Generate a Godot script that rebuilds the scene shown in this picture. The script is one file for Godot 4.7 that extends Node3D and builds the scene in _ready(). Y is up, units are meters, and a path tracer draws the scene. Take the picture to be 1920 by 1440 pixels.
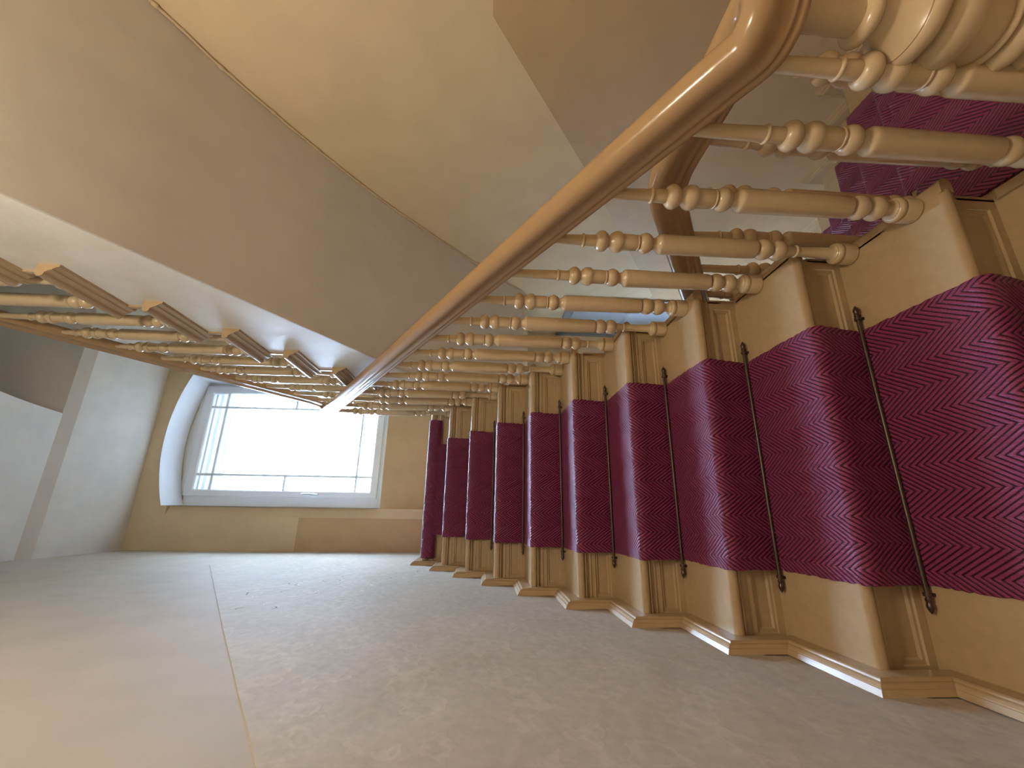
extends Node3D
# A dog-leg staircase seen with the camera on its side: flight A climbs away along the left wall to a half landing with a
# window, flight C returns overhead on the right, flight B goes down on the right.
var M := {}
const R := 0.1769          # rise of flights A and B
const GA := 0.30           # going of flight A
const XL := 0.136          # left wall
const XR := 2.56           # right wall
const ZF := -4.06          # far wall
const ZN := 1.9            # wall behind the camera
const WELL_A := 1.355      # open end of flight A's treads
const WELL_C := 1.425      # string face of flights B and C
const LAMP_AT := Vector3(1.05, 3.30, 0.42)
const LAMP := 1.7
const SKY := 100.0
const FLOOR_Y := -0.1769

# ------------------------------------------------------------------ node helpers
func tag(o: Node, label := "", category := "", group := "", kind := "") -> Node:
	if label: o.set_meta("label", label)
	if category: o.set_meta("category", category)
	if group: o.set_meta("group", group)
	if kind: o.set_meta("kind", kind)
	return o

func base(called: String, at := Vector3.ZERO, parent: Node = self) -> Node3D:
	var n := Node3D.new()
	n.name = called
	n.position = at
	parent.add_child(n, true)
	return n

func put(st: SurfaceTool, called: String, mat: Material, parent: Node = self) -> MeshInstance3D:
	st.index()
	st.generate_tangents()
	var o := MeshInstance3D.new()
	o.name = called
	o.mesh = st.commit()
	o.material_override = mat
	o.cast_shadow = GeometryInstance3D.SHADOW_CASTING_SETTING_ON
	parent.add_child(o, true)
	return o

func mb() -> SurfaceTool:
	var st := SurfaceTool.new()
	st.begin(Mesh.PRIMITIVE_TRIANGLES)
	return st

# ------------------------------------------------------------------ mesh helpers
func vert(st: SurfaceTool, p: Vector3, n: Vector3, uv: Vector2) -> void:
	st.set_normal(n)
	st.set_uv(uv)
	st.add_vertex(p)

func tri(st: SurfaceTool, a: Vector3, b: Vector3, c: Vector3, na: Vector3, nb: Vector3, nc: Vector3, ua := Vector2.ZERO, ub := Vector2.ZERO, uc := Vector2.ZERO) -> void:
	var cr := (b - a).cross(c - a)
	if cr.length_squared() < 1e-16: return
	if cr.dot(na + nb + nc) > 0.0:
		vert(st, a, na, ua); vert(st, c, nc, uc); vert(st, b, nb, ub)
	else:
		vert(st, a, na, ua); vert(st, b, nb, ub); vert(st, c, nc, uc)

func flat_uv(p: Vector3, n: Vector3) -> Vector2:
	if absf(n.y) > 0.7: return Vector2(p.x, p.z)
	if absf(n.x) > 0.7: return Vector2(p.z, p.y)
	return Vector2(p.x, p.y)

func quad(st: SurfaceTool, a: Vector3, b: Vector3, c: Vector3, d: Vector3, facing: Vector3) -> void:
	var n := (c - a).cross(d - b)
	if n.length_squared() < 1e-18: return
	n = n.normalized()
	if n.dot(facing) < 0.0: n = -n
	tri(st, a, b, c, n, n, n, flat_uv(a, n), flat_uv(b, n), flat_uv(c, n))
	tri(st, a, c, d, n, n, n, flat_uv(a, n), flat_uv(c, n), flat_uv(d, n))

func box(st: SurfaceTool, lo: Vector3, hi: Vector3) -> void:
	var a := Vector3(minf(lo.x, hi.x), minf(lo.y, hi.y), minf(lo.z, hi.z))
	var b := Vector3(maxf(lo.x, hi.x), maxf(lo.y, hi.y), maxf(lo.z, hi.z))
	quad(st, Vector3(a.x, a.y, a.z), Vector3(a.x, b.y, a.z), Vector3(a.x, b.y, b.z), Vector3(a.x, a.y, b.z), Vector3.LEFT)
	quad(st, Vector3(b.x, a.y, a.z), Vector3(b.x, b.y, a.z), Vector3(b.x, b.y, b.z), Vector3(b.x, a.y, b.z), Vector3.RIGHT)
	quad(st, Vector3(a.x, a.y, a.z), Vector3(b.x, a.y, a.z), Vector3(b.x, a.y, b.z), Vector3(a.x, a.y, b.z), Vector3.DOWN)
	quad(st, Vector3(a.x, b.y, a.z), Vector3(b.x, b.y, a.z), Vector3(b.x, b.y, b.z), Vector3(a.x, b.y, b.z), Vector3.UP)
	quad(st, Vector3(a.x, a.y, a.z), Vector3(b.x, a.y, a.z), Vector3(b.x, b.y, a.z), Vector3(a.x, b.y, a.z), Vector3.FORWARD)
	quad(st, Vector3(a.x, a.y, b.z), Vector3(b.x, a.y, b.z), Vector3(b.x, b.y, b.z), Vector3(a.x, b.y, b.z), Vector3.BACK)

# normals of a 2D profile: for every segment the normals at its two ends (smooth where the bend is small)
func profile_normals(p: PackedVector2Array, closed: bool, crease := 0.72) -> Array:
	var n := p.size()
	var segs := n if closed else n - 1
	var area := 0.0
	for i in n:
		var q := p[(i + 1) % n]
		area += p[i].x * q.y - q.x * p[i].y
	var s := 1.0 if area > 0.0 else -1.0
	var fl: Array[Vector2] = []
	for i in segs:
		var d := (p[(i + 1) % n] - p[i]).normalized()
		fl.append(Vector2(d.y, -d.x) * s)
	var out := []
	for i in segs:
		var a := fl[i]
		var b := fl[i]
		if closed or i > 0:
			var o: Vector2 = fl[(i - 1 + segs) % segs]
			if o.dot(fl[i]) > crease: a = (o + fl[i]).normalized()
		if closed or i < segs - 1:
			var o2: Vector2 = fl[(i + 1) % segs]
			if o2.dot(fl[i]) > crease: b = (o2 + fl[i]).normalized()
		out.append([a, b])
	return out

# closed profile p (in axes u, v) pushed along w from t0 to t1
func extrude(st: SurfaceTool, p: PackedVector2Array, o: Vector3, u: Vector3, v: Vector3, w: Vector3, t0: float, t1: float, caps := true, crease := 0.72) -> void:
	var nn := profile_normals(p, true, crease)
	var n := p.size()
	var run := 0.0
	for i in n:
		var a := p[i]
		var b := p[(i + 1) % n]
		var na: Vector3 = u * nn[i][0].x + v * nn[i][0].y
		var nb: Vector3 = u * nn[i][1].x + v * nn[i][1].y
		var pa := o + u * a.x + v * a.y
		var pb := o + u * b.x + v * b.y
		var run2 := run + a.distance_to(b)
		var q0 := pa + w * t0
		var q1 := pb + w * t0
		var q2 := pb + w * t1
		var q3 := pa + w * t1
		tri(st, q0, q1, q2, na, nb, nb, Vector2(t0, run), Vector2(t0, run2), Vector2(t1, run2))
		tri(st, q0, q2, q3, na, nb, na, Vector2(t0, run), Vector2(t1, run2), Vector2(t1, run))
		run = run2
	if caps:
		var idx := Geometry2D.triangulate_polygon(p)
		if idx.is_empty(): push_warning("profile without caps")
		for k in range(0, idx.size(), 3):
			for e in [[t0, -1.0], [t1, 1.0]]:
				var nw: Vector3 = w * e[1] * signf(t1 - t0)
				var ps := []
				for m in 3: ps.append(o + u * p[idx[k + m]].x + v * p[idx[k + m]].y + w * e[0])
				tri(st, ps[0], ps[1], ps[2], nw, nw, nw, flat_uv(ps[0], nw), flat_uv(ps[1], nw), flat_uv(ps[2], nw))

# radius/height profile turned round an axis
func lathe(st: SurfaceTool, p: PackedVector2Array, o: Vector3, axis := Vector3.UP, segs := 24) -> void:
	var u := axis.cross(Vector3(0.31, 0.2, 0.93)).normalized()
	var w := axis.cross(u).normalized()
	var ext := PackedVector2Array(p)
	var nn := []
	for i in p.size() - 1:
		var d := (p[i + 1] - p[i]).normalized()
		nn.append(Vector2(d.y, -d.x))
	for i in p.size() - 1:
		var n0: Vector2 = nn[i]
		var n1: Vector2 = nn[i]
		if i > 0 and nn[i - 1].dot(nn[i]) > 0.6: n0 = (nn[i - 1] + nn[i]).normalized()
		if i < p.size() - 2 and nn[i + 1].dot(nn[i]) > 0.6: n1 = (nn[i + 1] + nn[i]).normalized()
		for s in segs:
			var a0 := TAU * s / segs
			var a1 := TAU * (s + 1) / segs
			var d0 := u * cos(a0) + w * sin(a0)
			var d1 := u * cos(a1) + w * sin(a1)
			var q0 := o + d0 * ext[i].x + axis * ext[i].y
			var q1 := o + d1 * ext[i].x + axis * ext[i].y
			var q2 := o + d1 * ext[i + 1].x + axis * ext[i + 1].y
			var q3 := o + d0 * ext[i + 1].x + axis * ext[i + 1].y
			var m0 := d0 * n0.x + axis * n0.y
			var m1 := d1 * n0.x + axis * n0.y
			var m2 := d1 * n1.x + axis * n1.y
			var m3 := d0 * n1.x + axis * n1.y
			var ua := Vector2(float(s) / segs, ext[i].y)
			var ub := Vector2(float(s + 1) / segs, ext[i].y)
			var uc := Vector2(float(s + 1) / segs, ext[i + 1].y)
			var ud := Vector2(float(s) / segs, ext[i + 1].y)
			tri(st, q0, q1, q2, m0, m1, m2, ua, ub, uc)
			tri(st, q0, q2, q3, m0, m2, m3, ua, uc, ud)

# closed profile (x = side, y = up) swept along a path
func sweep(st: SurfaceTool, p: PackedVector2Array, path: PackedVector3Array, up := Vector3.UP, caps := true, from := 0, to := -1) -> void:
	var nn := profile_normals(p, true, 0.6)
	var fr := []
	for i in path.size():
		var t := (path[mini(i + 1, path.size() - 1)] - path[maxi(i - 1, 0)]).normalized()
		var s := t.cross(up).normalized()
		fr.append([path[i], s, s.cross(t).normalized(), t])
	var run := 0.0
	var last := to if to >= 0 else path.size() - 1
	for i in range(from, last):
		var f: Array = fr[i]
		var g: Array = fr[i + 1]
		var run2 := run + path[i].distance_to(path[i + 1])
		for k in p.size():
			var a := p[k]
			var b := p[(k + 1) % p.size()]
			var n0: Vector2 = nn[k][0]
			var n1: Vector2 = nn[k][1]
			var q0: Vector3 = f[0] + f[1] * a.x + f[2] * a.y
			var q1: Vector3 = f[0] + f[1] * b.x + f[2] * b.y
			var q2: Vector3 = g[0] + g[1] * b.x + g[2] * b.y
			var q3: Vector3 = g[0] + g[1] * a.x + g[2] * a.y
			var m0: Vector3 = f[1] * n0.x + f[2] * n0.y
			var m1: Vector3 = f[1] * n1.x + f[2] * n1.y
			var m2: Vector3 = g[1] * n1.x + g[2] * n1.y
			var m3: Vector3 = g[1] * n0.x + g[2] * n0.y
			tri(st, q0, q1, q2, m0, m1, m2, Vector2(run, k * 0.01), Vector2(run, k * 0.01 + 0.01), Vector2(run2, k * 0.01 + 0.01))
			tri(st, q0, q2, q3, m0, m2, m3, Vector2(run, k * 0.01), Vector2(run2, k * 0.01 + 0.01), Vector2(run2, k * 0.01))
		run = run2
	if caps:
		var idx := Geometry2D.triangulate_polygon(p)
		for e in [[fr[from], -1.0], [fr[last], 1.0]]:
			var f: Array = e[0]
			var nw: Vector3 = f[3] * e[1]
			for k in range(0, idx.size(), 3):
				var ps := []
				for m in 3: ps.append(f[0] + f[1] * p[idx[k + m]].x + f[2] * p[idx[k + m]].y)
				tri(st, ps[0], ps[1], ps[2], nw, nw, nw)

# nested rectangles (inset left/right, bottom, top, depth) joined to a panelled board; the board faces fdir
func panel(st: SurfaceTool, o: Vector3, u: Vector3, v: Vector3, fdir: Vector3, w: float, h: float, loops: Array) -> void:
	var prev := []
	for lp in loops:
		var cur := []
		var l: float = lp[0]
		var bt: float = lp[1]
		var tp: float = lp[2]
		var dz: float = lp[3]
		for c in [[l, bt], [w - l, bt], [w - l, h - tp], [l, h - tp]]:
			cur.append(o + u * c[0] + v * c[1] - fdir * dz)
		if prev:
			for k in 4: quad(st, prev[k], prev[(k + 1) % 4], cur[(k + 1) % 4], cur[k], fdir)
		prev = cur
	quad(st, prev[0], prev[1], prev[2], prev[3], fdir)

func arc(cx: float, cy: float, r: float, a0: float, a1: float, n: int) -> PackedVector2Array:
	var out := PackedVector2Array()
	for i in n + 1:
		var a := deg_to_rad(lerpf(a0, a1, float(i) / n))
		out.append(Vector2(cx + r * cos(a), cy + r * sin(a)))
	return out

func smooth_path(p: PackedVector3Array, step := 0.02, rounds := 3) -> PackedVector3Array:
	var out := PackedVector3Array()
	for i in p.size() - 1:
		var n := maxi(1, int(p[i].distance_to(p[i + 1]) / step))
		for k in n: out.append(p[i].lerp(p[i + 1], float(k) / n))
	out.append(p[p.size() - 1])
	for r in rounds:
		var q := PackedVector3Array(out)
		for i in range(1, out.size() - 1): q[i] = out[i - 1] * 0.25 + out[i] * 0.5 + out[i + 1] * 0.25
		out = q
	return out

# ------------------------------------------------------------------ materials
func noise_tex(freq: float, size := 256, normal := false, strength := 4.0, type := FastNoiseLite.TYPE_SIMPLEX_SMOOTH, seed_n := 1, oct := 4) -> NoiseTexture2D:
	var n := FastNoiseLite.new()
	n.seed = seed_n
	n.noise_type = type
	n.frequency = freq
	n.fractal_octaves = oct
	var t := NoiseTexture2D.new()
	t.width = size
	t.height = size
	t.seamless = true
	t.noise = n
	t.as_normal_map = normal
	t.bump_strength = strength
	return t

func tint_tex(freq: float, lo: float, hi: float, seed_n := 2, size := 256, oct := 5) -> NoiseTexture2D:
	var t := noise_tex(freq, size, false, 1.0, FastNoiseLite.TYPE_SIMPLEX_SMOOTH, seed_n, oct)
	var g := Gradient.new()
	g.offsets = PackedFloat32Array([0.25, 0.75])
	g.colors = PackedColorArray([Color(lo, lo, lo), Color(hi, hi, hi)])
	t.color_ramp = g
	return t

func paint(c: Color, rough: float, bump := 0.0, bump_tex: Texture2D = null, scale := 1.0, tint: Texture2D = null) -> StandardMaterial3D:
	var m := StandardMaterial3D.new()
	m.albedo_color = c
	m.roughness = rough
	m.uv1_triplanar = true
	m.uv1_world_triplanar = true
	m.uv1_scale = Vector3.ONE * scale
	if tint: m.albedo_texture = tint
	if bump_tex:
		m.normal_enabled = true
		m.normal_texture = bump_tex
		m.normal_scale = bump
	return m

func herringbone() -> StandardMaterial3D:
	# two columns of slanted cords per tile: 0.13 m across the stair, 0.119 m along it
	var n := 512
	var im := Image.create(n, n, false, Image.FORMAT_RGB8)
	var hm := Image.create(n, n, false, Image.FORMAT_RGB8)
	var fn := FastNoiseLite.new()
	fn.seed = 7
	fn.frequency = 0.06
	var cords := 6.0
	for y in n:
		for x in n:
			var u := float(x) / n
			var v := float(y) / n
			var side := u * 2.0
			var w := side if side < 1.0 else 2.0 - side
			# cord phase: rises along one column, falls along the next
			var ph := v * cords + w * 5.0
			var f := ph - floorf(ph)
			var ridge := sin(f * PI)
			var tw := 0.5 + 0.5 * sin((w * 26.0 + f * 1.6) * TAU * 0.5)
			var edge := smoothstep(0.0, 0.03, minf(w, 1.0 - w))
			var g := fn.get_noise_2d(x, y)
			var h := clampf(ridge * (0.80 + 0.20 * tw) * (0.85 + 0.15 * edge) + g * 0.08, 0.0, 1.0)
			hm.set_pixel(x, y, Color(h, h, h))
			var even := 0.5 + 0.5 * sin(floorf(ph) * PI)
			var k := smoothstep(0.12, 0.62, h)
			var c := Color(0.19, 0.025, 0.11).lerp(Color(0.555, 0.20, 0.37), k)
			c = c * (0.93 + 0.14 * g + 0.05 * even)
			im.set_pixel(x, y, Color(c.r, c.g, c.b))
	hm.bump_map_to_normal_map(13.0)
	var m := StandardMaterial3D.new()
	m.albedo_texture = ImageTexture.create_from_image(im)
	m.normal_enabled = true
	m.normal_texture = ImageTexture.create_from_image(hm)
	m.normal_scale = 1.0
	m.roughness = 0.43
	m.rim_enabled = true
	m.rim = 0.05
	m.rim_tint = 0.6
	m.texture_filter = BaseMaterial3D.TEXTURE_FILTER_LINEAR_WITH_MIPMAPS_ANISOTROPIC
	return m

# scuffed, trowelled oil paint of the left wall's dado; mapped in metres (u = -z / 3.6, v = y / 3.6)
func scuffed_wall() -> StandardMaterial3D:
	var n := 1536
	var span := 3.6
	var im := Image.create(n, n, false, Image.FORMAT_RGB8)
	var hm := Image.create(n, n, false, Image.FORMAT_RGB8)
	var a := FastNoiseLite.new()
	a.seed = 21
	a.frequency = 0.006
	a.fractal_octaves = 4
	var b := FastNoiseLite.new()
	b.seed = 22
	b.frequency = 0.05
	b.fractal_octaves = 3
	for y in n:
		for x in n:
			var big := a.get_noise_2d(x * 0.8, y * 1.3)
			var fine := b.get_noise_2d(x, y)
			var patch := a.get_noise_2d(x * 2.1 + 900.0, y * 2.6 + 300.0)
			var rub := smoothstep(0.16, 0.20, patch) * (1.0 - smoothstep(0.34, 0.44, patch))
			var s := 0.84 + 0.025 * big + 0.03 * fine + 0.022 * rub
			im.set_pixel(x, y, Color(s, s * 0.997, s * 0.99))
			var h := 0.5 + 0.30 * big + 0.05 * fine + 0.02 * rub
			hm.set_pixel(x, y, Color(h, h, h))
	# scratches and rubbed marks: [z, y, dz, dy, curve, brightness]
	var rng := RandomNumberGenerator.new()
	rng.seed = 5
	var marks := [[-2.35, 2.62, -0.16, 0.02, 0.05, 1.12], [-1.75, 2.45, 0.05, -0.11, 0.0, 1.14], [-1.62, 2.42, 0.04, -0.10, 0.0, 1.14], [-1.42, 2.28, -0.15, -0.01, 0.02, 1.1], [-1.35, 2.25, 0.13, -0.10, 0.01, 1.08], [-1.2, 2.05, 0.06, -0.14, 0.03, 1.08], [-0.95, 1.98, -0.05, 0.10, 0.0, 1.1], [-0.92, 1.72, -0.09, 0.0, 0.02, 0.84], [-0.86, 1.70, 0.02, 0.07, 0.0, 0.84], [-0.52, 1.36, 0.02, 0.03, 0.0, 1.1], [-1.55, 2.62, 0.03, 0.04, 0.06, 1.14], [-1.8, 2.75, -0.03, 0.05, -0.06, 1.12]]
	for i in 60:
		var zc := rng.randf_range(-2.6, -0.5)
		var yc := -zc * 0.62 + rng.randf_range(0.75, 1.4)
		var l := rng.randf_range(0.01, 0.09)
		var an := rng.randf_range(-0.9, 0.9)
		marks.append([zc, yc, l * cos(an), l * sin(an), rng.randf_range(-0.02, 0.02), rng.randf_range(1.03, 1.10) if rng.randf() < 0.7 else 0.9])
	for mk in marks:
		var steps := 160
		for s in steps:
			var t := float(s) / steps
			var z: float = mk[0] + mk[2] * t
			var yy: float = mk[1] + mk[3] * t + mk[4] * sin(t * PI)
			var px := int(fposmod(-z / span, 1.0) * n)
			var py := int(fposmod(yy / span, 1.0) * n)
			for k in 2:
				var qx := (px + k) % n
				var c := im.get_pixel(qx, py)
				var br: float = mk[5]
				im.set_pixel(qx, py, Color(minf(c.r * br, 1.0), minf(c.g * br, 1.0), minf(c.b * br, 1.0)))
				hm.set_pixel(qx, py, Color(0.62, 0.62, 0.62) if br > 1.0 else Color(0.4, 0.4, 0.4))
	hm.bump_map_to_normal_map(6.0)
	var m := StandardMaterial3D.new()
	m.albedo_color = Color(0.86, 0.815, 0.745)
	m.albedo_texture = ImageTexture.create_from_image(im)
	m.normal_enabled = true
	m.normal_texture = ImageTexture.create_from_image(hm)
	m.normal_scale = 0.8
	m.roughness = 0.66
	m.metallic_specular = 0.1
	m.uv1_scale = Vector3(1.0 / span, 1.0 / span, 1.0)
	return m

func make_materials() -> void:
	var plaster := noise_tex(0.02, 256, true, 3.0, FastNoiseLite.TYPE_SIMPLEX_SMOOTH, 3, 5)
	var grain := noise_tex(0.05, 256, true, 2.0, FastNoiseLite.TYPE_SIMPLEX_SMOOTH, 4, 3)
	var mott := tint_tex(0.012, 0.975, 1.0, 5)
	var brush := tint_tex(0.03, 0.975, 1.0, 6)
	M.cream = paint(Color(0.85, 0.77, 0.635), 0.62, 0.12, plaster, 0.9, mott)
	M.dado = paint(Color(0.76, 0.65, 0.50), 0.45, 0.25, plaster, 0.9, mott)
	M.stone = paint(Color(0.52, 0.50, 0.47), 0.85)  # even grey of the added houses that block low sky light
	M.left = paint(Color(0.73, 0.69, 0.63), 0.7, 0.2, plaster, 0.9, mott)
	M.left.metallic_specular = 0.12
	M.soffit = paint(Color(0.82, 0.79, 0.74), 0.7, 0.16, plaster, 1.1, mott)
	M.string = paint(Color(0.91, 0.89, 0.85), 0.55, 0.3, plaster, 1.3, mott)
	M.stair = paint(Color(0.70, 0.60, 0.465), 0.27, 0.12, grain, 3.0, brush)
	M.baluster = paint(Color(0.81, 0.72, 0.58), 0.24, 0.06, grain, 3.0, brush)
	M.rail = paint(Color(0.67, 0.54, 0.39), 0.2, 0.10, grain, 2.0, brush)
	M.white = paint(Color(0.92, 0.925, 0.93), 0.35)
	M.door = paint(Color(0.66, 0.70, 0.74), 0.35, 0.05, grain, 2.0)
	M.door_frame = paint(Color(0.55, 0.57, 0.59), 0.4)
	M.gap = paint(Color(0.03, 0.03, 0.03), 0.8)
	M.cable = paint(Color(0.80, 0.71, 0.58), 0.5)
	M.bronze = paint(Color(0.33, 0.27, 0.235), 0.36)
	M.bronze.metallic = 0.7
	M.chrome = paint(Color(0.82, 0.83, 0.84), 0.2)
	M.chrome.metallic = 0.9
	M.glass = StandardMaterial3D.new()
	M.glass.transparency = BaseMaterial3D.TRANSPARENCY_ALPHA
	M.glass.albedo_color = Color(0.95, 1.0, 1.0, 0.05)
	M.glass.roughness = 0.02
	M.carpet = herringbone()
	M.scuffed = scuffed_wall()
	M.lamp = StandardMaterial3D.new()
	M.lamp.albedo_color = Color(1, 0.95, 0.85)
	M.lamp.emission_enabled = true
	M.lamp.emission = Color(1.0, 0.80, 0.55)
	M.lamp.emission_energy_multiplier = 3.0

# ------------------------------------------------------------------ stairs
# nosing k of a flight lies at z = z0 + dir * k * g, y = y0 + k * r; the flight climbs towards dir
func nose_profile(g: float) -> PackedVector2Array:
	var p := PackedVector2Array([Vector2(g + 0.028, 0.0)])
	p.append_array(arc(0.017, -0.017, 0.017, 90, 270, 8))
	p.append(Vector2(g + 0.028, -0.034))
	return p

func scotia_profile() -> PackedVector2Array:
	var p := PackedVector2Array([Vector2(0.028, -0.034), Vector2(0.010, -0.034), Vector2(0.010, -0.039)])
	for q in arc(0.011, -0.056, 0.016, 85, 10, 5): p.append(q)
	p.append(Vector2(0.0235, -0.060))
	p.append(Vector2(0.0235, -0.064))
	p.append(Vector2(0.028, -0.064))
	return p

func return_profile() -> PackedVector2Array:   # x = outwards from the string face, y up
	var p := PackedVector2Array([Vector2(-0.004, 0.0)])
	p.append_array(arc(0.038, -0.017, 0.017, 90, -90, 8))
	for q in [[0.036, -0.034], [0.036, -0.039], [0.033, -0.0405], [0.0295, -0.045], [0.0265, -0.052], [0.0255, -0.056], [0.0255, -0.060], [0.0205, -0.0605], [0.0205, -0.065], [0.0150, -0.070], [0.0125, -0.078], [0.0125, -0.082], [0.0, -0.086], [-0.004, -0.086]]: p.append(Vector2(q[0], q[1]))
	return p

func round_profile() -> PackedVector2Array:
	var p := PackedVector2Array([Vector2(-0.004, 0.0)])
	p.append_array(arc(0.021, -0.017, 0.017, 90, -90, 8))
	p.append(Vector2(-0.004, -0.034))
	return p

func flight(o: Node3D, k0: int, k1: int, y0: float, z0: float, dir: float, r: float, g: float, x0: float, x1: float, well: float, string_x: float) -> void:
	# well: +1 when the open side is at x1, -1 when it is at x0; treads end string_x, returns project beyond it
	var A := Vector3(0, 0, dir)
	var out := Vector3(well, 0, 0)
	for k in range(k0, k1 + 1):
		var nose := Vector3(0, y0 + k * r, z0 + dir * k * g)
		if k < k1 or true:
			var st := mb()
			extrude(st, nose_profile(g if k < k1 else 0.05), nose, A, Vector3.UP, Vector3.RIGHT, x0, x1)
			put(st, "tread", M.stair, o)
		var sc := mb()
		extrude(sc, scotia_profile(), nose, A, Vector3.UP, Vector3.RIGHT, x0, x1)
		put(sc, "nosing_moulding", M.stair, o)
		var rs := mb()
		var lo := nose + A * 0.028 + Vector3(x0, -r, 0)
		panel(rs, lo, Vector3.RIGHT, Vector3.UP, -A, x1 - x0, r - 0.034, [[0.0, 0.0, 0.0, 0.0], [0.030, 0.022, 0.052, 0.0], [0.033, 0.025, 0.055, 0.005], [0.041, 0.032, 0.062, 0.005], [0.046, 0.037, 0.066, 0.011]])
		put(rs, "riser", M.stair, o)
		if k < k1:
			var rt := mb()
			extrude(rt, return_profile() if well < 0.0 else round_profile(), Vector3(string_x, nose.y, nose.z), out, Vector3.UP, A, 0.003, (g + 0.10) if well < 0.0 else (g + 0.02))
			put(rt, "return_nosing", M.stair, o)
			# end of the riser board, showing on the string below the tread
			var rb := mb()
			var rz := nose + A * 0.028
			extrude(rb, PackedVector2Array([Vector2(-0.004, 0), Vector2(0.009, 0), Vector2(0.011, 0.002), Vector2(0.011, 0.020), Vector2(0.009, 0.022), Vector2(-0.004, 0.022)]), Vector3(string_x, 0, rz.z), out, A, Vector3.UP, nose.y - r, nose.y - 0.07, true, 0.95)
			put(rb, "riser_end", M.stair, o)

func string_board(o: Node3D, k0: int, k1: int, y0: float, z0: float, dir: float, r: float, g: float, x: float, th: float, low: PackedVector2Array, mat: Material) -> void:
	# low: bottom edge as (z, y) from the bottom of the flight to the top
	var p := PackedVector2Array()
	for q in low: p.append(q)
	for k in range(k1, k0 - 1, -1):
		if k < k1: p.append(Vector2(z0 + dir * (k * g + 0.03), y0 + k * r - 0.012))
		p.append(Vector2(z0 + dir * (k * g + 0.03), y0 + (k - 1) * r - 0.012))
	var st := mb()
	extrude(st, p, Vector3(x, 0, 0), Vector3(0, 0, 1), Vector3.UP, Vector3.RIGHT, 0.0, th, true, 0.95)
	put(st, "string", mat, o)

# moulded skirting that follows a stepped line: contour as (z, y); sgn = z direction in which the line is offset
func skirting(st: SurfaceTool, contour: PackedVector2Array, sgn: float, wall_x: float, out: float) -> void:
	var prof := [Vector2(-0.002, 0.030), Vector2(0.046, 0.030), Vector2(0.050, 0.0275), Vector2(0.052, 0.0235), Vector2(0.0555, 0.0235), Vector2(0.060, 0.0215), Vector2(0.064, 0.0165), Vector2(0.0645, 0.0130), Vector2(0.067, 0.0130), Vector2(0.0735, 0.0)]
	for j in prof.size() - 1:
		var a: Vector2 = prof[j]
		var b: Vector2 = prof[j + 1]
		for i in contour.size() - 1:
			var p := []
			for e in [[i, a], [i + 1, a], [i + 1, b], [i, b]]:
				var c := contour[e[0]]
				var d: float = e[1].x
				var dz := d * sgn
				if e[0] == 0 or e[0] == contour.size() - 1: dz = 0.0
				p.append(Vector3(wall_x + out * e[1].y, c.y + d, c.x + dz))
			var horiz := absf(contour[i].y - contour[i + 1].y) < 0.001
			var face := Vector3(out, 0, 0) + (Vector3(0, 1, 0) if horiz else Vector3(0, 0, sgn))
			quad(st, p[0], p[1], p[2], p[3], face)

func runner_profile(k0: int, k1: int, y0: float, z0: float, dir: float, r: float, g: float) -> PackedVector3Array:
	# outer line of the carpet: (z, y, length) from the bottom step up
	var pts := PackedVector2Array()
	for k in range(k0, k1 + 1):
		var zn := z0 + dir * k * g
		var yn := y0 + k * r + 0.006
		pts.append(Vector2(zn + dir * 0.031, yn - r + 0.004))
		pts.append(Vector2(zn + dir * 0.026, yn - r + 0.018))
		pts.append(Vector2(zn + dir * 0.010, yn - 0.075))
		pts.append(Vector2(zn + dir * 0.002, yn - 0.045))
		for a in [-20.0, 5.0, 30.0, 55.0, 80.0, 95.0]:
			var rr := 0.024
			pts.append(Vector2(zn + dir * (rr - rr * cos(deg_to_rad(a))), yn - rr + rr * sin(deg_to_rad(a))))
		pts.append(Vector2(zn + dir * 0.07, yn))
		if k < k1: pts.append(Vector2(zn + dir * (g + 0.015), yn + 0.001))
	var out := PackedVector3Array()
	var run := 0.0
	for i in pts.size():
		if i > 0: run += pts[i].distance_to(pts[i - 1])
		out.append(Vector3(pts[i].x, pts[i].y, run))
	return out

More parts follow.
